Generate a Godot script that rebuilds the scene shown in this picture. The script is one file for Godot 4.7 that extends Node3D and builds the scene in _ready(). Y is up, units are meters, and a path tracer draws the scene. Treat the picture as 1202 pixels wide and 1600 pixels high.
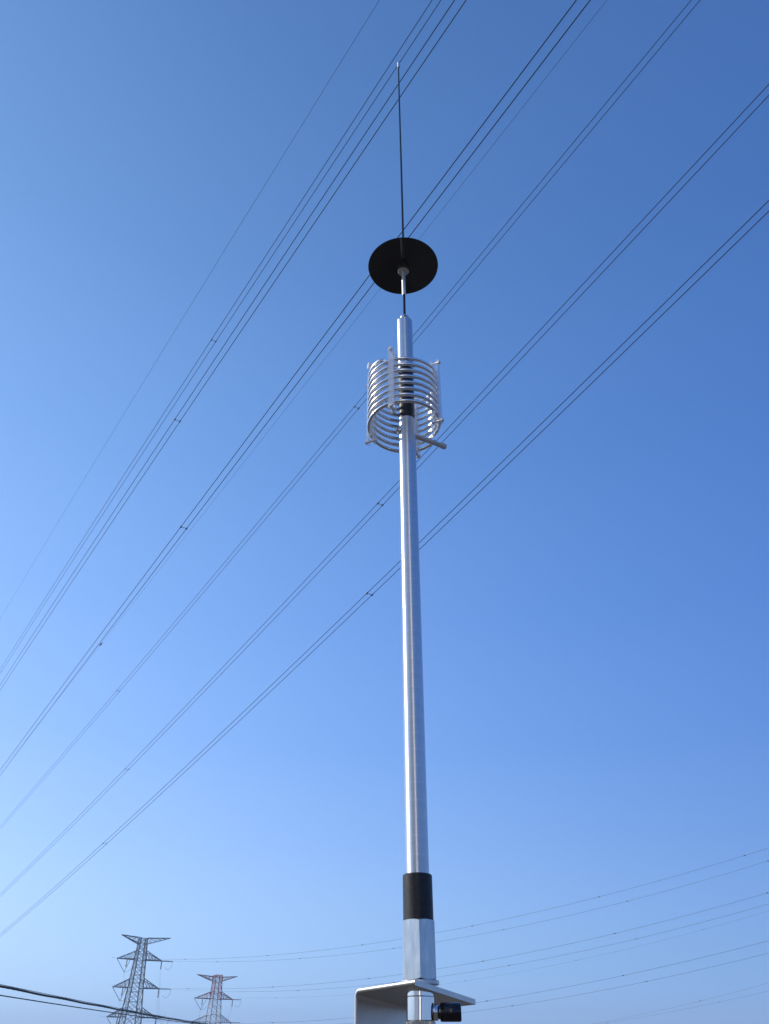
extends Node3D

# ---------------------------------------------------------------- camera / light settings
const CAM := Vector3(0, 1.6, 0)
const PITCH := 35.5
const AX := 0.0309          # the antenna's axis, metres to the right of the camera
const AZ := -0.78           # and in front of it

var M := {}
var taken := {}

# ---------------------------------------------------------------- small helpers
func lin(r: float, g: float, b: float) -> Color:
	return Color(r, g, b).linear_to_srgb()

func new_st() -> SurfaceTool:
	var st := SurfaceTool.new()
	st.begin(Mesh.PRIMITIVE_TRIANGLES)
	return st

func numbered(called: String) -> String:
	if not taken.has(called):
		taken[called] = 0
		return called
	taken[called] += 1
	return "%s_%03d" % [called, taken[called]]

func obj(called: String, st: SurfaceTool, m: Material, parent: Node) -> MeshInstance3D:
	st.generate_normals()
	var o := MeshInstance3D.new()
	o.name = called
	o.mesh = st.commit()
	o.material_override = m
	o.cast_shadow = GeometryInstance3D.SHADOW_CASTING_SETTING_ON
	parent.add_child(o, true)
	return o

func thing(called: String, label: String, category: String, at := Vector3.ZERO, group := "") -> Node3D:
	var o := Node3D.new()
	o.name = numbered(called)
	add_child(o)
	o.position = at
	o.set_meta("label", label)
	o.set_meta("category", category)
	if group != "":
		o.set_meta("group", group)
	return o

func quad(st: SurfaceTool, a: Vector3, b: Vector3, c: Vector3, d: Vector3, smooth := -1) -> void:
	st.set_smooth_group(smooth)
	for v in [a, b, c, a, c, d]:
		st.add_vertex(v)

func tri(st: SurfaceTool, a: Vector3, b: Vector3, c: Vector3, smooth := -1) -> void:
	st.set_smooth_group(smooth)
	for v in [a, b, c]:
		st.add_vertex(v)

# a straight bar of square section from a to b
func bar(st: SurfaceTool, a: Vector3, b: Vector3, w: float) -> void:
	var d := (b - a).normalized()
	var side := d.cross(Vector3.UP)
	if side.length() < 0.05:
		side = d.cross(Vector3.RIGHT)
	side = side.normalized() * w * 0.5
	var up := side.cross(d).normalized() * w * 0.5
	var c := [side + up, -side + up, -side - up, side - up]
	for k in 4:
		var n := (k + 1) % 4
		quad(st, a + c[k], b + c[k], b + c[n], a + c[n])
	quad(st, a + c[0], a + c[1], a + c[2], a + c[3])
	quad(st, b + c[3], b + c[2], b + c[1], b + c[0])

# a round tube along a polyline; radius may be one number or one for each point
func tube(st: SurfaceTool, pts: Array, rad, sides := 8, caps := true) -> void:
	var n := pts.size()
	var rings := []
	var ref := Vector3.UP
	var d0: Vector3 = (pts[1] - pts[0]).normalized()
	if absf(d0.dot(ref)) > 0.9:
		ref = Vector3.RIGHT
	var x := d0.cross(ref).normalized()
	for i in n:
		var a: Vector3 = pts[maxi(i - 1, 0)]
		var b: Vector3 = pts[mini(i + 1, n - 1)]
		var d := (b - a).normalized()
		x = (x - d * x.dot(d)).normalized()
		var y := d.cross(x)
		var r: float = rad[i] if rad is Array else rad
		var ring := []
		for k in sides:
			var t := TAU * k / sides
			ring.append(pts[i] + (x * cos(t) + y * sin(t)) * r)
		rings.append(ring)
	for i in n - 1:
		for k in sides:
			var m := (k + 1) % sides
			quad(st, rings[i][k], rings[i][m], rings[i + 1][m], rings[i + 1][k], 1)
	if caps:
		for k in sides:
			var m := (k + 1) % sides
			tri(st, pts[0], rings[0][m], rings[0][k])
			tri(st, pts[n - 1], rings[n - 1][k], rings[n - 1][m])

# a body of revolution round the y axis through c: profile of [radius, height, smooth group of the face that follows]
func lathe(st: SurfaceTool, c: Vector3, prof: Array, sides := 48) -> void:
	for i in prof.size() - 1:
		var p: Array = prof[i]
		var q: Array = prof[i + 1]
		var g: int = p[2] if p.size() > 2 else i + 1
		for k in sides:
			var t0 := TAU * k / sides
			var t1 := TAU * (k + 1) / sides
			var e0 := Vector3(cos(t0), 0, sin(t0))
			var e1 := Vector3(cos(t1), 0, sin(t1))
			var a: Vector3 = c + e0 * p[0] + Vector3(0, p[1], 0)
			var b: Vector3 = c + e1 * p[0] + Vector3(0, p[1], 0)
			var d: Vector3 = c + e1 * q[0] + Vector3(0, q[1], 0)
			var e: Vector3 = c + e0 * q[0] + Vector3(0, q[1], 0)
			st.set_smooth_group(g)
			var u0 := float(k) / sides
			var u1 := float(k + 1) / sides
			var corners := [[a, u0, p[1]], [b, u1, p[1]], [d, u1, q[1]], [e, u0, q[1]]]
			for ix in ([0, 2, 3] if p[0] < 1e-6 else ([0, 1, 2] if q[0] < 1e-6 else [0, 1, 2, 0, 2, 3])):
				st.set_uv(Vector2(corners[ix][1], corners[ix][2]))
				st.add_vertex(corners[ix][0])

# a closed cylinder with chamfered rims
func cyl(c: Vector3, r: float, y0: float, y1: float, ch := 0.0006, sides := 48) -> SurfaceTool:
	var st := new_st()
	lathe(st, c, [[0, y0, 1], [r - ch, y0, 2], [r, y0 + ch, 3], [r, y1 - ch, 4], [r - ch, y1, 5], [0, y1, 6]], sides)
	return st

func mat(c: Color, rough: float, metal := 0.0) -> StandardMaterial3D:
	var m := StandardMaterial3D.new()
	m.albedo_color = c
	m.roughness = rough
	m.metallic = metal
	return m

func noise_tex(sd: int, freq: float, lo: float, hi: float, octaves := 4, w := 256, h := 256) -> ImageTexture:
	var n := FastNoiseLite.new()
	n.seed = sd
	n.frequency = freq
	n.fractal_octaves = octaves
	var img := Image.create(w, h, true, Image.FORMAT_RGB8)
	var src := n.get_seamless_image(w, h)
	for y in h:
		for x in w:
			var v := lerpf(lo, hi, src.get_pixel(x, y).r)
			img.set_pixel(x, y, Color(v, v, v))
	img.generate_mipmaps()
	return ImageTexture.create_from_image(img)

func worn(m: StandardMaterial3D, sd: int, scale: Vector3, lo: float, hi: float, alo := 0.85, ahi := 1.0) -> StandardMaterial3D:
	m.uv1_triplanar = true
	m.uv1_world_triplanar = true
	m.uv1_scale = scale
	m.roughness = 1.0
	m.roughness_texture = noise_tex(sd, 0.03, lo, hi)
	m.albedo_texture = noise_tex(sd + 7, 0.02, alo, ahi)
	return m

# ---------------------------------------------------------------- sky
func smooth_table(t: Array, x: float) -> Vector3:
	for i in t.size() - 1:
		if x <= t[i + 1][0]:
			var k: float = clampf((x - t[i][0]) / (t[i + 1][0] - t[i][0]), 0, 1)
			return (t[i][1] as Vector3).lerp(t[i + 1][1], k)
	return t[-1][1]

func make_sky(sun: Vector3) -> Sky:
	# clear winter sky: paler towards the horizon and on the sun's side, deep blue overhead and away from it
	var table := [
		[-90.0, Vector3(0.30, 0.47, 0.74)], [0.0, Vector3(0.42, 0.68, 1.06)], [3.0, Vector3(0.40, 0.67, 1.07)], [7.0, Vector3(0.335, 0.59, 1.03)],
		[12.0, Vector3(0.25, 0.48, 0.97)], [18.0, Vector3(0.18, 0.385, 0.88)], [27.0, Vector3(0.13, 0.305, 0.765)],
		[38.0, Vector3(0.092, 0.238, 0.635)], [52.0, Vector3(0.064, 0.178, 0.50)], [68.0, Vector3(0.046, 0.136, 0.40)], [90.0, Vector3(0.038, 0.115, 0.35)]]
	var w := 768
	var h := 384
	var img := Image.create(w, h, false, Image.FORMAT_RGBF)
	for y in h:
		var el := PI * (0.5 - (y + 0.5) / h)
		var base := smooth_table(table, rad_to_deg(el))
		for x in w:
			var az := TAU * (x + 0.5) / w
			var d := Vector3(sin(az) * cos(el), sin(el), -cos(az) * cos(el))
			var c := d.dot(sun) - 0.20
			if c < -0.45:
				c = -0.45 + (c + 0.45) * 0.25
			var f := Vector3(exp(1.50 * c), exp(1.05 * c), exp(0.62 * c))
			img.set_pixel(x, y, Color(base.x * f.x, base.y * f.y, base.z * f.z))
	var pm := PanoramaSkyMaterial.new()
	pm.panorama = ImageTexture.create_from_image(img)
	var s := Sky.new()
	s.sky_material = pm
	return s

# ---------------------------------------------------------------- antenna
func dir(az: float) -> Vector3:           # 0 = towards the camera, positive = to the camera's right
	var a := deg_to_rad(az)
	return Vector3(sin(a), 0, cos(a))

func build_antenna() -> void:
	var o := thing("mobile_antenna", "silver aluminium antenna with wound loading coil, black disc and thin whip on a bracket", "antenna", Vector3(AX, 1.6516, AZ))
	var Z := Vector3.ZERO
	var Y := 1.6516
	# shaft pieces from the bottom up (heights above the ground, minus Y)
	var hex := new_st()
	var R := 0.0163
	var h0 := 0.0006
	var h1 := 1.6985 - Y
	# hexagon with a turned chamfer at both ends, one arris towards the camera
	var seg := 8
	for k in 6:
		var a := dir(k * 60.0) * R
		var b := dir((k + 1) * 60.0) * R
		for j in seg:
			var p0 := a.lerp(b, float(j) / seg)
			var p1 := a.lerp(b, float(j + 1) / seg)
			var c0 := (p0.length() - 0.0142) * 0.55
			var c1 := (p1.length() - 0.0142) * 0.55
			var q0 := p0.normalized() * 0.01405
			var q1 := p1.normalized() * 0.01405
			quad(hex, p0 + Vector3(0, h0 + c0, 0), p1 + Vector3(0, h0 + c1, 0), p1 + Vector3(0, h1 - c1, 0), p0 + Vector3(0, h1 - c0, 0), k + 1)
			quad(hex, p0 + Vector3(0, h1 - c0, 0), p1 + Vector3(0, h1 - c1, 0), q1 + Vector3(0, h1, 0), q0 + Vector3(0, h1, 0), 10)
			quad(hex, q0 + Vector3(0, h0, 0), q1 + Vector3(0, h0, 0), p1 + Vector3(0, h0 + c1, 0), p0 + Vector3(0, h0 + c0, 0), 11)
			tri(hex, Vector3(0, h1, 0), q0 + Vector3(0, h1, 0), q1 + Vector3(0, h1, 0), 12)
			tri(hex, Vector3(0, h0, 0), q1 + Vector3(0, h0, 0), q0 + Vector3(0, h0, 0), 13)
	obj("hex_coupling", hex, M.hex, o)
	obj("base_insulator", cyl(Z, 0.01385, h1 - 0.0005, 1.7368 - Y, 0.0009), M.black_plastic, o)
	obj("shaft", cyl(Z, 0.01125, 1.7363 - Y, 2.3116 - Y, 0.0008, 64), M.aluminium, o)
	obj("coil_insulator", cyl(Z, 0.0110, 2.3113 - Y, 2.4085 - Y, 0.0006), M.black_plastic, o)
	obj("upper_tube", cyl(Z, 0.0115, 2.4080 - Y, 2.5152 - Y, 0.0012, 64), M.aluminium, o)
	var col := obj("collar", cyl(Z, 0.0068, 2.5149 - Y, 2.5255 - Y, 0.0008), M.aluminium, o)
	obj("set_screw", cyl(Vector3(0, 0, 0.0066), 0.0016, 2.519 - Y, 2.5222 - Y, 0.0003, 12), M.dark_steel, col)
	# whip: dark stainless rod tapering to the tip
	var wh := new_st()
	var wp := []
	var wr := []
	for i in 25:
		var t := i / 24.0
		wp.append(Vector3(0.0006 * sin(t * 5.0), lerpf(2.522, 3.352, t) - Y, 0))
		wr.append(lerpf(0.00205, 0.00150, t))
	tube(wh, wp, wr, 14)
	obj("whip", wh, M.whip, o)
	obj("whip_tip", cyl(Z, 0.0026, 3.340 - Y, 3.3648 - Y, 0.0007, 16), M.aluminium, o)
	# top-hat disc, polished black, hung a few degrees out of level
	var disc := new_st()
	var rr := 0.0572
	lathe(disc, Vector3.ZERO, [[0, -0.001, 1], [rr - 0.0007, -0.001, 2], [rr, -0.0004, 3], [rr, 0.0006, 4], [rr - 0.0007, 0.0012, 5], [0, 0.0012, 6]], 96)
	var dk := obj("disc", disc, M.black_gloss, o)
	dk.position = Vector3(-0.0004, 2.6501 - Y, 0)
	dk.rotation_degrees = Vector3(3.0, 0, 0.6)
	var hub := new_st()
	lathe(hub, Vector3.ZERO, [[0, -0.0125, 1], [0.0080, -0.0125, 2], [0.0088, -0.0117, 3], [0.0088, -0.0011, 4], [0, -0.0011, 5]], 40)
	obj("hub", hub, M.hub, dk)
	obj("nut", cyl(Z, 0.0060, 0.0013, 0.0058, 0.0006, 6), M.aluminium, dk)
	var bright := new_st()
	lathe(bright, Vector3.ZERO, [[0, 2.5795 - Y, 1], [0.0023, 2.5795 - Y, 2], [0.0029, 2.5810 - Y, 3], [0.0029, 2.6372 - Y, 4], [0, 2.6372 - Y, 5]], 24)
	obj("whip_bright_length", bright, M.whip_bright, o)  # brighter, slightly thicker length of the whip just below the disc
	# loading coil
	var cc := Vector3(-0.0040, 0, 0)
	var cr := 0.0487
	var y0 := 2.2945 - Y
	var y1 := 2.3925 - Y
	var turns := 8.55
	var a0 := 118.0
	var pts := []
	var n := int(turns * 56)
	for i in n + 1:
		var t := float(i) / n
		pts.append(cc + dir(a0 + t * turns * 360.0) * cr + Vector3(0, lerpf(y0, y1, t), 0))
	var cs := new_st()
	tube(cs, pts, 0.00262, 12)
	var coil := obj("loading_coil", cs, M.coil, o)
	# the ends of the winding run in to the shaft
	var le := new_st()
	var e1: Vector3 = pts[n]
	var ea := a0 + turns * 360.0
	tube(le, [e1, cc + dir(ea + 4) * cr * 0.9 + Vector3(0, y1 + 0.001, 0), cc + dir(ea + 4) * cr * 0.55 + Vector3(0, y1 + 0.003, 0), Vector3(0, y1 + 0.004, 0)], 0.0026, 10)
	obj("lead", le, M.coil, coil)
	# radial arm at the foot of the coil, with its bolt through the shaft
	var arm := new_st()
	var ad := dir(a0)
	tube(arm, [ad * -0.006 + Vector3(0, y0 - 0.0062, 0), ad * 0.0535 + Vector3(0, y0 - 0.0062, 0), ad * 0.0545 + Vector3(0, y0 - 0.0062, 0), ad * 0.0610 + Vector3(0, y0 - 0.0062, 0)], [0.0034, 0.0034, 0.0042, 0.0040], 14)
	var am := obj("support_arm", arm, M.nylon_grey, o)
	var bolt := new_st()
	var bd := dir(a0 - 180.0)
	var by := Vector3(0, y0 - 0.0062, 0)
	tube(bolt, [bd * 0.0105 + by, bd * 0.0135 + by, bd * 0.0136 + by, bd * 0.0165 + by, bd * 0.0178 + by], [0.0048, 0.0048, 0.0034, 0.0030, 0.0012], 12)
	obj("bolt", bolt, M.chrome, am)
	var ua := new_st()
	var ud := dir(-72.0)
	var uy := Vector3(0, y1 + 0.0085, 0)
	tube(ua, [uy, ud * 0.049 + uy, ud * 0.0492 + uy, ud * 0.0575 + uy], [0.0030, 0.0030, 0.0044, 0.0048], 14)
	obj("support_arm", ua, M.acrylic_frost, o)
	# four pairs of clear acrylic bars that hold the turns apart: azimuth, lower end, upper end
	var bars := [[-20.0, -0.0075, 0.0095], [66.0, -0.006, 0.0135], [158.0, -0.008, 0.010], [-112.0, -0.0085, 0.0095]]
	for b in bars:
		var az: float = b[0]
		var lo: float = y0 + b[1] + 0.004 * 0.0
		var hi: float = y1 + b[2]
		var first: MeshInstance3D = null
		for side: float in [1.0, -1.0]:
			var st := new_st()
			var rdir := dir(az)
			var tdir := dir(az + 90.0)
			var r0: float = cr + side * 0.0029
			var r1: float = r0 + side * 0.0030
			var hw := 0.0042
			var v := []
			for yy in [lo, hi]:
				for q in [[r0, -hw], [r1, -hw], [r1, hw], [r0, hw]]:
					v.append(cc + rdir * q[0] + tdir * q[1] + Vector3(0, yy, 0))
			for k in 4:
				var m := (k + 1) % 4
				quad(st, v[k], v[m], v[4 + m], v[4 + k])
			quad(st, v[3], v[2], v[1], v[0])
			quad(st, v[4], v[5], v[6], v[7])
			var s := obj("spacer_bar", st, M.acrylic, coil)
			if side > 0:
				first = s
		for yy in [lo + 0.0035, hi - 0.0035]:
			var sc := new_st()
			var ra := dir(az)
			var yv := Vector3(0, yy, 0)
			tube(sc, [cc + ra * (cr - 0.0085) + yv, cc + ra * (cr + 0.0062) + yv, cc + ra * (cr + 0.0063) + yv, cc + ra * (cr + 0.0085) + yv], [0.0015, 0.0015, 0.0031, 0.0027], 12)
			obj("screw", sc, M.nylon, coil)

# ---------------------------------------------------------------- bracket under the antenna
func rim(o: Vector3, i: Vector3, en: Vector3, depth: float, t: float) -> Vector3:
	return o.lerp(i, 0.5 - 0.5 * cos(t)) + en * depth * (1.0 - sin(t))

func build_bracket() -> void:
	var top := 1.6516
	var o := thing("mount_bracket", "bent stainless steel angle bracket with polished socket and black plug under the antenna", "bracket", Vector3(AX, top, AZ))
	var org := Vector3(AX, top, AZ)
	var N := Vector3(0.0249, 1.6500, -0.735) - org
	var L := Vector3(-0.0278, 1.6478, -0.808) - org
	var Rr := Vector3(0.0852, 1.6413, -0.845) - org
	var E := Rr - N                        # the way the profile is drawn out
	var a := (L - N)
	var la := a.length()
	a = a.normalized()
	var down := Vector3(0, -1, 0)
	down = (down - a * down.dot(a)).normalized()
	var th := 0.0042
	var ro := 0.0075
	var outer := [N]
	var inner := [N + down * th]
	for k in 9:
		var t := PI * 0.5 * k / 8.0
		var c := N + a * (la - ro) + down * ro
		outer.append(c + a * sin(t) * ro - down * cos(t) * ro)
		inner.append(c + a * sin(t) * (ro - th) - down * cos(t) * (ro - th))
	outer.append(N + a * la + down * 0.105)
	inner.append(N + a * (la - th) + down * 0.105)
	var st := new_st()
	var n := outer.size()
	var bev := 0.0024
	var en := E.normalized()
	for i in n - 1:
		quad(st, outer[i] + en * bev, outer[i + 1] + en * bev, outer[i + 1] + E, outer[i] + E, 1)
		quad(st, inner[i + 1] + en * bev, inner[i] + en * bev, inner[i] + E, inner[i + 1] + E, 2)
		# near rim, ground round
		for j in 8:
			var t0 := PI * j / 8.0
			var t1 := PI * (j + 1) / 8.0
			quad(st, rim(outer[i], inner[i], en, bev, t0), rim(outer[i], inner[i], en, bev, t1), rim(outer[i + 1], inner[i + 1], en, bev, t1), rim(outer[i + 1], inner[i + 1], en, bev, t0), 5)
		quad(st, outer[i] + E, outer[i + 1] + E, inner[i + 1] + E, inner[i] + E, 8)
	quad(st, inner[0], outer[0], outer[0] + E, inner[0] + E)
	quad(st, outer[n - 1], inner[n - 1], inner[n - 1] + E, outer[n - 1] + E)
	obj("angle_plate", st, M.stainless, o)
	# washer between the hexagon and the plate
	obj("washer", cyl(Vector3.ZERO, 0.0170, -0.0032, 0.0004, 0.0005), M.stainless, o)
	# polished socket below the plate
	var s := new_st()
	lathe(s, Vector3.ZERO, [[0, -0.0030, 1], [0.0124, -0.0030, 2], [0.0124, -0.0112, 3], [0.0119, -0.0116, 4], [0.0124, -0.0120, 5], [0.0124, -0.0286, 6], [0.0117, -0.0294, 7], [0, -0.0294, 8]], 64)
	var so := obj("socket", s, M.chrome, o)
	var kn := new_st()
	var ks := 40
	for k in ks:
		var t0 := TAU * k / ks
		var t1 := TAU * (k + 0.5) / ks
		var t2 := TAU * (k + 1) / ks
		var q0 := Vector3(cos(t0), 0, sin(t0)) * 0.0117
		var q1 := Vector3(cos(t1), 0, sin(t1)) * 0.0126
		var q2 := Vector3(cos(t2), 0, sin(t2)) * 0.0117
		var u := Vector3(0, -0.0295, 0)
		var v := Vector3(0, -0.046, 0)
		quad(kn, q0 + u, q1 + u, q1 + v, q0 + v)
		quad(kn, q1 + u, q2 + u, q2 + v, q1 + v)
		tri(kn, u, q1 + u, q0 + u)
		tri(kn, u, q2 + u, q1 + u)
		tri(kn, v, q0 + v, q1 + v)
		tri(kn, v, q1 + v, q2 + v)
	obj("knurled_ring", kn, M.nickel, so)
	# black plug standing out sideways
	var y := -0.0228
	var px := dir(86.0)
	var neck := new_st()
	tube(neck, [px * 0.0115 + Vector3(0, y, 0), px * 0.0150 + Vector3(0, y, 0), px * 0.0151 + Vector3(0, y, 0), px * 0.0175 + Vector3(0, y, 0)], [0.0062, 0.0062, 0.0052, 0.0052], 28)
	obj("plug_neck", neck, M.chrome, so)
	var pg := new_st()
	tube(pg, [px * 0.0168 + Vector3(0, y, 0), px * 0.0169 + Vector3(0, y, 0), px * 0.0176 + Vector3(0, y, 0), px * 0.0340 + Vector3(0, y, 0), px * 0.0348 + Vector3(0, y, 0), px * 0.0349 + Vector3(0, y, 0)], [0.0040, 0.0062, 0.0070, 0.0070, 0.0062, 0.0052], 36)
	obj("plug", pg, M.black_metal, so)
	# post that the bracket is bolted to, below the picture
	var mid: Vector3 = org + (N + a * la + E * 0.5)
	var outw := a.cross(Vector3.UP).cross(Vector3.UP) * -1.0
	outw = Vector3(a.x, 0, a.z).normalized()
	var pc := Vector3(mid.x, 0, mid.z) + outw * 0.0195
	var p := thing("support_post", "galvanised round steel post that carries the bent antenna bracket", "post", pc)
	obj("tube", cyl(Vector3.ZERO, 0.019, 0.0, 1.605, 0.001, 32), M.galvanised, p)
	for yy in [1.57, 1.595]:
		obj("clamp_band", cyl(Vector3.ZERO, 0.0205, yy - 0.006, yy + 0.003, 0.0005, 32), M.stainless, p)

# ---------------------------------------------------------------- overhead line
func twin(called: String, label: String, category: String, group: String, at: Callable, s0: float, s1: float, nrm: Vector3, gap: float, rad: float, spacers: Array, srad: float, m: Material, seg := 60) -> void:
	var org: Vector3 = at.call(s0)
	var o := thing(called, label, category, org, group)
	var offs := [0.0] if gap == 0.0 else [-gap * 0.5, gap * 0.5]
	for of in offs:
		var pts := []
		for i in seg + 1:
			pts.append(at.call(lerpf(s0, s1, float(i) / seg)) + nrm * of - org)
		var st := new_st()
		tube(st, pts, rad, 6)
		obj("conductor" if gap > 0.0 else "wire", st, m, o)
	for s in spacers:
		var c: Vector3 = at.call(s) - org
		var d: Vector3 = (at.call(s + 0.5) - at.call(s - 0.5)).normalized()
		var st := new_st()
		if gap > 0.0:
			bar(st, c - nrm * gap * 0.5, c + nrm * gap * 0.5, srad * 0.62)
			for k in [-1.0, 1.0]:
				var q: Vector3 = c + nrm * gap * 0.5 * k
				tube(st, [q - d * srad * 2.6, q - d * srad * 1.6, q + d * srad * 1.6, q + d * srad * 2.6], [srad * 0.7, srad * 1.5, srad * 1.5, srad * 0.7], 8)
			obj("spacer", st, M.fitting, o)
		else:
			tube(st, [c - d * 0.55, c - d * 0.42, c + d * 0.42, c + d * 0.55], [0.05, 0.13, 0.13, 0.05], 8)
			obj("damper", st, M.fitting, o)

func build_overhead() -> void:
	var az := deg_to_rad(-33.0)
	var d := Vector3(sin(az), 0, -cos(az))
	var n := Vector3(cos(az), 0, sin(az))
	# sideways distance, height over the lens beside the camera, slope, curvature, spacers, label
	var rows := [
		[12.56, 48.0, 0.0990, -0.000130, [47.7, 156.1], "twin overhead conductor crossing right behind the tip of the whip"],
		[10.50, 37.0, 0.0806, -0.000138, [46.0], "twin overhead conductor crossing behind the whip a little under its tip"],
		[12.32, 31.0, -0.0083, -0.000085, [45.2], "twin overhead conductor passing behind the black disc of the antenna"],
		[24.20, 48.0, -0.0653, 0.000091, [41.7, 106.9], "twin overhead conductor passing behind the top of the loading coil"],
		[24.43, 37.0, -0.1095, 0.000157, [38.2, 94.9], "twin overhead conductor passing behind the foot of the loading coil"],
		[24.53, 31.0, -0.1286, 0.000200, [39.7, 98.7], "twin overhead conductor crossing behind the plain aluminium shaft below the coil"]]
	for r in rows:
		var f := func(s: float) -> Vector3: return CAM + n * r[0] + d * s + Vector3(0, r[1] + r[2] * s + r[3] * s * s, 0)
		twin("overhead_conductor", r[5], "power line", "conductors of the overhead line", f, -60.0, 235.0, n, 0.42, 0.0215, r[4], 0.042, M.wire)
	var g1 := func(s: float) -> Vector3: return CAM + n * 11.61 + d * s + Vector3(0, 55.0 + 0.1893 * s - 0.000146 * s * s, 0)
	twin("earth_wire", "single thin earth wire passing well clear of the antenna and all twin conductors", "power line", "earth wires of the overhead line", g1, -60.0, 235.0, n, 0.0, 0.013, [189.4], 0.04, M.wire)
	var g2 := func(s: float) -> Vector3: return CAM + n * 23.16 + d * s + Vector3(0, 55.0 - 0.0007 * s, 0)
	twin("earth_wire", "single thin earth wire running close beside the conductor behind the disc", "power line", "earth wires of the overhead line", g2, -60.0, 235.0, n, 0.0, 0.011, [121.5], 0.04, M.wire)

# ---------------------------------------------------------------- lattice pylons
func lerp_table(t: Array, y: float) -> float:
	for i in t.size() - 1:
		if y <= t[i + 1][0]:
			return lerpf(t[i][1], t[i + 1][1], (y - t[i][0]) / (t[i + 1][0] - t[i][0]))
	return t[-1][1]

func string_of_discs(a: Vector3, b: Vector3, r: float) -> SurfaceTool:
	var st := new_st()
	var n := int((b - a).length() / 0.34)
	var pts := []
	var rad := []
	for i in n + 1:
		var t := float(i) / n
		pts.append(a.lerp(b, t))
		rad.append(r * 0.35)
		if i < n:
			pts.append(a.lerp(b, t + 0.35 / n))
			rad.append(r)
			pts.append(a.lerp(b, t + 0.65 / n))
			rad.append(r)
	tube(st, pts, rad, 6)
	return st

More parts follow.
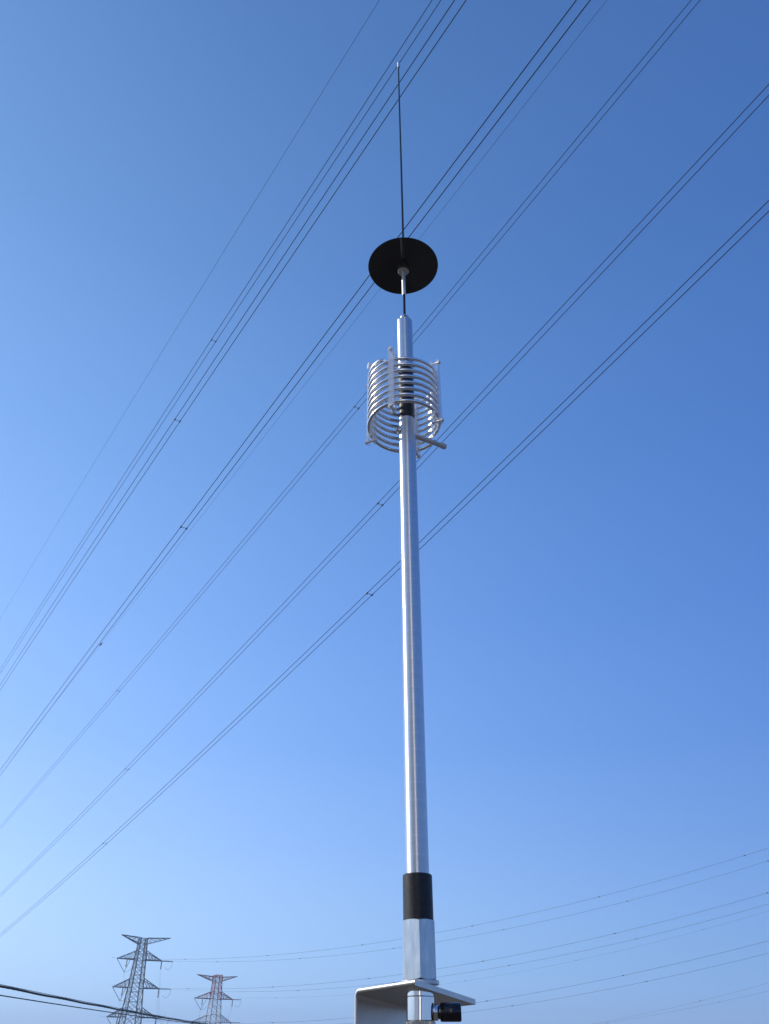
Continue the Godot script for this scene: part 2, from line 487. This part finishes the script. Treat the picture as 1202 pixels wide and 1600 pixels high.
# arms: [height of the tip, reach to the left, reach to the right, depth at the body, earth-wire arm?]
func build_pylon(label: String, base: Vector3, arm_az: float, width: Array, arms: Array, mats: Callable, lowest: float, loops: bool) -> Node3D:
	var o := thing("lattice_pylon", label, "pylon", base, "distant lattice pylons")
	var a := deg_to_rad(arm_az)
	var ax := Vector3(sin(a), 0, -cos(a))        # along the arms, to the right
	var cz := Vector3(cos(a), 0, sin(a))
	var top: float = width[-1][0]
	var corner := func(k: int, y: float) -> Vector3:
		var hw: float = lerp_table(width, y) * 0.5
		var sx: float = [-1.0, 1.0, 1.0, -1.0][k]
		var sz: float = [-1.0, -1.0, 1.0, 1.0][k]
		return ax * sx * hw + cz * sz * hw + Vector3(0, y, 0)
	# panel heights, shorter towards the top
	var ys := [0.0]
	while ys[-1] < top - 1.0:
		ys.append(minf(top, ys[-1] + lerp_table(width, ys[-1]) * 0.62))
	# bracing and legs, one part of each for every painted band
	var i0 := 0
	while i0 < ys.size() - 1:
		var m: Material = mats.call((ys[i0] + ys[i0 + 1]) * 0.5)
		var i1 := i0 + 1
		while i1 < ys.size() - 1 and mats.call((ys[i1] + ys[i1 + 1]) * 0.5) == m:
			i1 += 1
		var st := new_st()
		for i in range(i0, i1):
			for k in 4:
				var n := (k + 1) % 4
				bar(st, corner.call(k, ys[i]), corner.call(n, ys[i + 1]), 0.17)
				bar(st, corner.call(n, ys[i]), corner.call(k, ys[i + 1]), 0.17)
				bar(st, corner.call(k, ys[i + 1]), corner.call(n, ys[i + 1]), 0.17)
		obj("bracing", st, m, o).set_meta("kind", "stuff")
		for k in 4:
			st = new_st()
			for i in range(i0, i1):
				bar(st, corner.call(k, ys[i]), corner.call(k, ys[i + 1]), 0.40)
			obj("leg", st, m, o)
		i0 = i1
	for r in arms:
		var h: float = r[0]
		var m: Material = mats.call(h)
		for side: float in [-1.0, 1.0]:
			var reach: float = r[1] if side < 0 else r[2]
			var spar := reach
			if side > 0 and not r[4] and loops:
				reach = r[2] * 0.66               # the lattice stops short, a spar goes on to the tip
			var dep: float = r[3]
			var st := new_st()
			var ylow := h - dep if r[4] else h
			var yhigh := h - 0.8 if r[4] else h + dep
			var tip := ax * side * reach + Vector3(0, h, 0)
			var hw0 := lerp_table(width, h) * 0.5
			for z: float in [-1.0, 1.0]:
				var lo := ax * side * hw0 + cz * z * hw0 + Vector3(0, ylow, 0)
				var hi := ax * side * lerp_table(width, yhigh) * 0.5 + cz * z * lerp_table(width, yhigh) * 0.5 + Vector3(0, yhigh, 0)
				bar(st, lo, tip, 0.34)
				bar(st, hi, tip, 0.28)
				for j in 4:
					var t0 := j / 5.0
					var t1 := (j + 1) / 5.0
					bar(st, lo.lerp(tip, t1), hi.lerp(tip, t0), 0.15)
					bar(st, lo.lerp(tip, t1), hi.lerp(tip, t1), 0.15)
			for j in 5:
				var t := j / 5.0
				var l0 := ax * side * hw0 + Vector3(0, ylow, 0)
				bar(st, (l0 - cz * hw0).lerp(tip, t), (l0 + cz * hw0).lerp(tip, t + 0.2), 0.15)
			if spar > reach:
				for z: float in [-1.0, 1.0]:
					bar(st, ax * side * hw0 + cz * z * hw0 + Vector3(0, h - 0.1, 0), ax * side * spar + Vector3(0, h, 0), 0.30)
			var am := obj("crossarm", st, m, o)
			if r[4] or not loops:
				continue
			if side < 0:
				# slanting strings and a short post hold the slack loop under the arm
				var vp := ax * -(reach - 4.6) + Vector3(0, h - 5.4, 0) - cz * 0.0
				var inner := ax * -(reach * 0.42) + Vector3(0, h - 0.3, 0)
				obj("insulator", string_of_discs(tip, vp, 0.16), M.insulator, am)
				obj("insulator", string_of_discs(inner, vp, 0.16), M.insulator, am)
				obj("insulator", string_of_discs(ax * -(reach - 5.2) + Vector3(0, h - 0.4, 0), ax * -(reach - 5.0) + Vector3(0, h - 3.4, 0), 0.30), M.insulator, am)
				var lp := []
				for j in 13:
					var t := j / 12.0
					lp.append(vp.lerp(inner + ax * 3.0 - Vector3(0, 1.0, 0), t) + Vector3(0, -2.2 * 4.0 * t * (1 - t) * 0.6, 0))
				var ls := new_st()
				tube(ls, lp, 0.06, 5)
				obj("jumper", ls, M.wire, am)
			else:
				var ia := ax * reach + Vector3(0, h, 0)
				obj("insulator", string_of_discs(ia, ia + Vector3(0, -3.6, 0), 0.34), M.insulator, am)
				var lp := []
				for j in 13:
					var t := PI * j / 12.0
					lp.append(ax * (spar - 2.2 + 2.2 * cos(t * 0.75)) + Vector3(0, h - 3.6 * sin(t * 0.75) , 0))
				var ls := new_st()
				tube(ls, lp, 0.06, 5)
				obj("jumper", ls, M.wire, am)
	return o

func build_distance() -> void:
	var grey := M.pylon_grey as Material
	var t1 := Vector3(-119.75, 0, -430)
	build_pylon("tall grey lattice pylon with four tiers of crossarms", t1, 55.0,
		[[0.0, 10.5], [15.5, 7.4], [27.2, 5.6], [39.0, 4.3], [46.0, 3.4], [49.0, 3.0]],
		[[49.1, 11.3, 14.1, 3.6, true], [39.0, 11.5, 16.9, 3.9, false], [27.3, 11.2, 17.9, 3.9, false], [15.5, 11.4, 19.0, 3.9, false]],
		func(_y: float) -> Material: return grey, 15.5, true)
	var t2 := Vector3(-98.9, 0, -527)
	build_pylon("red and white lattice pylon standing beyond the grey one", t2, 55.0,
		[[0.0, 9.6], [16.0, 6.6], [27.5, 4.9], [36.0, 4.2], [39.5, 3.9]],
		[[39.3, 13.2, 12.7, 3.0, true], [27.6, 13.2, 16.6, 3.6, false], [16.3, 13.4, 17.0, 3.6, false]],
		func(y: float) -> Material: return M.pylon_red if y > 26.5 else (M.pylon_white if y > 13.0 else M.pylon_red), 16.0, true)
	# spans from the two pylons towards the right
	var e := deg_to_rad(124.5)
	var d := Vector3(sin(e), 0, -cos(e))
	var n := Vector3(cos(e), 0, sin(e))
	var rows := [
		[-130.6, 422.4, 37.71, -0.0879, 0.000443, [0, 50, 99, 148, 197, 246, 295], "faint twin conductor from the grey pylon's upper arms, higher of two"],
		[-109.1, 437.5, 37.64, -0.0791, 0.0004525, [36, 87, 137, 188, 238, 288], "faint twin conductor from the grey pylon's upper arms, lower of two"],
		[-131.2, 422.0, 26.75, -0.0930, 0.0004517, [55, 104, 152, 201, 250, 299], "faint twin conductor from the grey pylon's middle arms, higher of two"],
		[-109.1, 437.5, 25.85, -0.0809, 0.0004557, [36, 87, 137, 189, 239, 289], "faint twin conductor from the grey pylon's middle arms, lower of two"],
		[-131.6, 421.7, 14.06, -0.0852, 0.0004335, [61, 106, 154, 202, 251, 299], "faint twin conductor from the grey pylon's lowest arms, higher of two"],
		[-109.1, 437.5, 12.9, -0.0760, 0.000437, [37, 88, 138, 189, 240, 290], "faint twin conductor from the grey pylon's lowest arms, lower of two"],
		[-88.2, 534.5, 26.89, -0.0419, 0.0003786, [31, 92, 156, 216, 277], "faintest twin conductor, from the red and white pylon's upper arms"],
		[-109.5, 519.5, 14.6, -0.158, 0.000583, [120, 178, 236, 285], "very faint twin conductor from the red and white pylon's lowest arms, higher of two"],
		[-88.2, 534.5, 12.44, -0.1163, 0.0004858, [110, 168, 227, 277], "very faint twin conductor from the red and white pylon's lowest arms, lower of two"]]
	for i in rows.size():
		var r: Array = rows[i]
		var f := func(s: float) -> Vector3: return Vector3(r[0], 1.6 + r[2], -r[1]) + d * s + Vector3(0, r[3] * s + r[4] * s * s, 0)
		twin("distant_conductor", r[6], "power line", "conductors strung from the distant pylons", f, 0.0, 385.0, n, 0.52, 0.0175 if i < 6 else 0.012, r[5], 0.085, M.wire, 48)
	# spans that leave the pylons away from the camera
	var e2 := deg_to_rad(-12.6)
	var d2 := Vector3(sin(e2), 0, -cos(e2))
	var n2 := Vector3(cos(e2), 0, sin(e2))
	var a := deg_to_rad(55.0)
	var ax := Vector3(sin(a), 0, -cos(a))
	var away := [[t1, 39.0, 11.5, 16.9, "grey", "upper"], [t1, 27.3, 11.2, 17.9, "grey", "middle"], [t2, 27.6, 13.2, 16.6, "red and white", "upper"]]
	for w in away:
		for side: float in [-1.0, 1.0]:
			var p: Vector3 = w[0] + (ax * -(w[2] - 4.6) + Vector3(0, w[1] - 5.4, 0) if side < 0 else ax * w[3] * 0.66 + Vector3(0, w[1] - 3.6, 0))
			var f := func(s: float) -> Vector3: return p + d2 * s + Vector3(0, -0.19 * s + 0.00052 * s * s, 0)
			var which := "under the slanting insulators" if side < 0 else "under the hanging insulator"
			twin("receding_conductor", "thin pale conductor leaving the %s pylon's %s arm %s" % [w[4], w[5], which], "power line", "conductors leaving the distant pylons", f, 0.0, 320.0, n2, 0.45, 0.024, [], 0.1, M.wire, 30)

# ---------------------------------------------------------------- telephone cable close to the ground
func build_cable() -> void:
	var p0 := Vector3(-0.4306 * 44.0, 1.6 + 0.0612 * 44.0, -44.0)
	var p1 := Vector3(-0.2035 * 92.0, 1.6 + 0.0268 * 92.0, -92.0)
	var d := p1 - p0
	var o := thing("telephone_cable", "thick dark bundled cable sloping down past the pylons with a thinner wire under it", "cable", p0)
	var main := []
	var mess := []
	var low := []
	for i in 61:
		var t := lerpf(-0.42, 1.5, i / 60.0)
		var sag := 0.25 * (t - 0.5) * (t - 0.5) - 0.062
		var b := d * t + Vector3(0, sag, 0)
		main.append(b + Vector3(0, 0.012 * sin(t * 41.0), 0))
		mess.append(b + Vector3(0, 0.075, 0))
		var u := clampf((t + 0.0) / 0.85, -1, 1.4)
		low.append(b + Vector3(0, -lerpf(0.36, 0.10, clampf(u, -0.3, 1.0)), 0))
	var st := new_st()
	tube(st, main, 0.050, 8)
	obj("main_cable", st, M.cable, o)
	st = new_st()
	tube(st, mess, 0.014, 6)
	obj("messenger_wire", st, M.cable, o)
	st = new_st()
	tube(st, low, 0.028, 6)
	obj("drop_wire", st, M.cable, o)
	# spiral hanger that ties the cable to its messenger
	st = new_st()
	var sp := []
	for i in 1400:
		var t := lerpf(-0.42, 1.5, i / 1399.0)
		var sag := 0.25 * (t - 0.5) * (t - 0.5) - 0.062
		var ph := i * 0.62
		sp.append(d * t + Vector3(0, sag + 0.022, 0) + Vector3(cos(ph) * 0.05, sin(ph) * 0.068, sin(ph) * 0.02))
	tube(st, sp, 0.007, 4, false)
	obj("spiral_hanger", st, M.cable, o)
	for t in [-0.42, 1.5]:
		var sag: float = 0.25 * (t - 0.5) * (t - 0.5) - 0.062
		var q: Vector3 = p0 + d * t + Vector3(0, sag, 0)
		var p := thing("utility_pole", "grey concrete utility pole holding %s end of the bundled cable" % ("the near" if t < 0 else "the far"), "pole", Vector3(q.x, 0, q.z), "poles of the bundled cable")
		var ps := new_st()
		lathe(ps, Vector3.ZERO, [[0, 0, 1], [0.17, 0, 2], [0.13, q.y + 0.35, 3], [0, q.y + 0.35, 4]], 20)
		obj("shaft", ps, M.concrete, p)
		obj("band", cyl(Vector3.ZERO, 0.15, q.y - 0.05, q.y + 0.1, 0.005, 20), M.galvanised, p)

# ---------------------------------------------------------------- unseen white houses added behind the camera to be mirrored in the metal
func house(called: String, label: String, at: Vector3, turn: float, w: float, h: float, dp: float, wall: Material, cols: int, rows: int) -> void:
	var o := thing(called, label, "house", at)
	o.rotation_degrees.y = turn
	var st := new_st()
	box(st, Vector3(-w / 2, 0, -dp), Vector3(w / 2, h, 0))
	obj("wall", st, wall, o)
	st = new_st()
	box(st, Vector3(-w / 2 - 0.12, h, -dp - 0.12), Vector3(w / 2 + 0.12, h + 0.25, 0.12))
	obj("roof", st, M.concrete, o)
	st = new_st()
	box(st, Vector3(w * 0.5 - 1.3, 0.05, -0.02), Vector3(w * 0.5 - 0.4, 2.15, 0.05))
	var dr := obj("door", st, M.dark_steel, o)
	st = new_st()
	box(st, Vector3(w * 0.5 - 1.2, 0.98, 0.05), Vector3(w * 0.5 - 1.12, 1.14, 0.1))
	obj("handle", st, M.satin, dr)
	for r in rows:
		for c in cols:
			var x := -w * 0.5 + w * (c + 0.5) / cols
			var y := 4.0 + r * 3.2
			st = new_st()
			box(st, Vector3(x - 0.5, y - 0.1, -0.02), Vector3(x + 0.5, y + 1.1, 0.05))
			var f := obj("window", st, M.satin, o)
			st = new_st()
			box(st, Vector3(x - 0.43, y - 0.03, 0.04), Vector3(x + 0.43, y + 1.03, 0.056))
			obj("pane", st, M.glass_dark, f)

func build_mirrored_houses() -> void:
	house("added_white_house", "added unseen slim white house, its sunlit broad wall mirrored in the antenna", Vector3(-2.3, 0, 28.0), 180.0 + 60.0, 15.0, 24.0, 2.4, M.render, 1, 2)  # added so its sunlit wall mirrors as a bright line down the shaft
	house("added_wide_house", "added unseen wide white house with three rows of windows and a flat roof, mirrored in the antenna", Vector3(-11.2, 0, 13.5), 180.0, 13.0, 16.0, 7.0, M.render, 4, 3)  # added so its shaded front mirrors as a darker band beside that line

func box(st: SurfaceTool, a: Vector3, b: Vector3) -> void:
	var v := []
	for y in [a.y, b.y]:
		for q in [[a.x, a.z], [b.x, a.z], [b.x, b.z], [a.x, b.z]]:
			v.append(Vector3(q[0], y, q[1]))
	for k in 4:
		var m := (k + 1) % 4
		quad(st, v[k], v[m], v[4 + m], v[4 + k])
	quad(st, v[3], v[2], v[1], v[0])
	quad(st, v[4], v[5], v[6], v[7])

# ---------------------------------------------------------------- scene
func _ready() -> void:
	# camera
	var cam := Camera3D.new()
	cam.name = "camera"
	cam.fov = 68.0
	cam.near = 0.02
	cam.far = 8000.0
	cam.position = CAM
	cam.rotation_degrees = Vector3(PITCH, 0, 0)
	add_child(cam)
	cam.current = true
	# sun: to the left and a little behind the camera
	var saz := deg_to_rad(-81.0)
	var sel := deg_to_rad(32.0)
	var sun := Vector3(sin(saz) * cos(sel), sin(sel), -cos(saz) * cos(sel))
	# sky and exposure
	var env := Environment.new()
	env.background_mode = Environment.BG_SKY
	env.sky = make_sky(sun)
	env.tonemap_mode = Environment.TONE_MAPPER_LINEAR
	env.tonemap_exposure = 1.0
	env.sdfgi_enabled = true
	env.ssao_enabled = true
	env.ssil_enabled = true
	env.fog_enabled = true
	env.fog_density = 0.00038
	env.fog_light_color = Color(0.80, 0.89, 1.0)
	var we := WorldEnvironment.new()
	we.name = "environment"
	we.environment = env
	add_child(we)
	var dl := DirectionalLight3D.new()
	dl.name = "sun"
	dl.light_energy = 1.6
	dl.light_angular_distance = 0.5
	dl.light_color = Color(1.0, 0.96, 0.9)
	dl.shadow_enabled = true
	add_child(dl)
	dl.look_at_from_position(sun * 50.0, Vector3.ZERO, Vector3.UP)
	# materials
	M.aluminium = worn(mat(lin(0.80, 0.80, 0.81), 0.3, 1.0), 3, Vector3(3, 60, 3), 0.31, 0.37, 0.93, 1.0)
	M.aluminium.anisotropy_enabled = true
	M.aluminium.anisotropy = -0.75
	M.coil = mat(lin(0.88, 0.88, 0.89), 0.20, 1.0)
	M.whip_bright = mat(lin(0.88, 0.87, 0.85), 0.50, 1.0)
	M.whip_bright.anisotropy_enabled = true
	M.whip_bright.anisotropy = -0.4
	M.satin = mat(lin(0.62, 0.63, 0.65), 0.35, 1.0)
	M.chrome = mat(lin(0.84, 0.83, 0.82), 0.07, 1.0)
	M.nickel = mat(lin(0.55, 0.51, 0.45), 0.3, 1.0)
	M.hub = mat(lin(0.66, 0.63, 0.56), 0.35, 1.0)
	M.stainless = worn(mat(lin(0.74, 0.72, 0.69), 0.3, 1.0), 11, Vector3(9, 9, 9), 0.34, 0.44, 0.94, 1.0)
	M.hex = worn(mat(lin(0.84, 0.89, 0.91), 0.3, 1.0), 21, Vector3(30, 6, 30), 0.28, 0.42, 0.82, 1.0)
	M.black_plastic = worn(mat(lin(0.02, 0.019, 0.02), 0.3), 31, Vector3(70, 30, 70), 0.25, 0.6, 0.35, 1.0)
	M.black_gloss = mat(lin(0.085, 0.085, 0.09), 0.04, 1.0)
	M.black_metal = mat(lin(0.012, 0.010, 0.016), 0.14)
	M.whip = mat(lin(0.030, 0.030, 0.036), 0.25, 0.6)
	M.dark_steel = mat(lin(0.08, 0.08, 0.09), 0.4, 0.8)
	M.galvanised = mat(lin(0.5, 0.51, 0.52), 0.45, 0.9)
	M.nylon_grey = mat(lin(0.62, 0.63, 0.66), 0.3)
	M.nylon = mat(lin(0.72, 0.73, 0.75), 0.25)
	var ac := mat(Color(0.86, 0.88, 0.92, 0.27), 0.06)
	ac.transparency = BaseMaterial3D.TRANSPARENCY_ALPHA
	M.acrylic = ac
	var af := mat(Color(0.93, 0.95, 0.97, 0.55), 0.2)
	af.transparency = BaseMaterial3D.TRANSPARENCY_ALPHA
	M.acrylic_frost = af
	M.wire = mat(lin(0.03, 0.03, 0.034), 0.85)
	M.wire.metallic_specular = 0.2
	M.fitting = mat(lin(0.03, 0.03, 0.035), 0.5)
	M.cable = mat(lin(0.022, 0.022, 0.026), 0.6)
	M.insulator = mat(lin(0.10, 0.10, 0.15), 0.4)
	M.pylon_grey = mat(lin(0.12, 0.11, 0.105), 0.6)
	M.pylon_red = mat(lin(0.40, 0.08, 0.05), 0.65)
	M.pylon_white = mat(lin(0.58, 0.56, 0.53), 0.65)
	M.concrete = worn(mat(lin(0.36, 0.35, 0.33), 0.8), 41, Vector3(0.7, 0.7, 0.7), 0.75, 0.95, 0.8, 1.0)
	M.render = mat(lin(0.84, 0.83, 0.81), 0.75)
	M.glass_dark = mat(lin(0.03, 0.035, 0.04), 0.05)
	# ground: pale, dry gravel and asphalt lot
	var gm := mat(lin(0.085, 0.08, 0.074), 0.95)
	gm.uv1_triplanar = true
	gm.uv1_world_triplanar = true
	gm.uv1_scale = Vector3(0.35, 0.35, 0.35)
	gm.albedo_texture = noise_tex(51, 0.02, 0.6, 1.0, 5)
	var gs := new_st()
	var G := 2600.0
	quad(gs, Vector3(-G, 0, -G), Vector3(G, 0, -G), Vector3(G, 0, G), Vector3(-G, 0, G))
	var go := obj("ground", gs, gm, self)
	go.set_meta("kind", "structure")
	build_mirrored_houses()
	build_distance()
	build_overhead()
	build_cable()
	build_bracket()
	build_antenna()
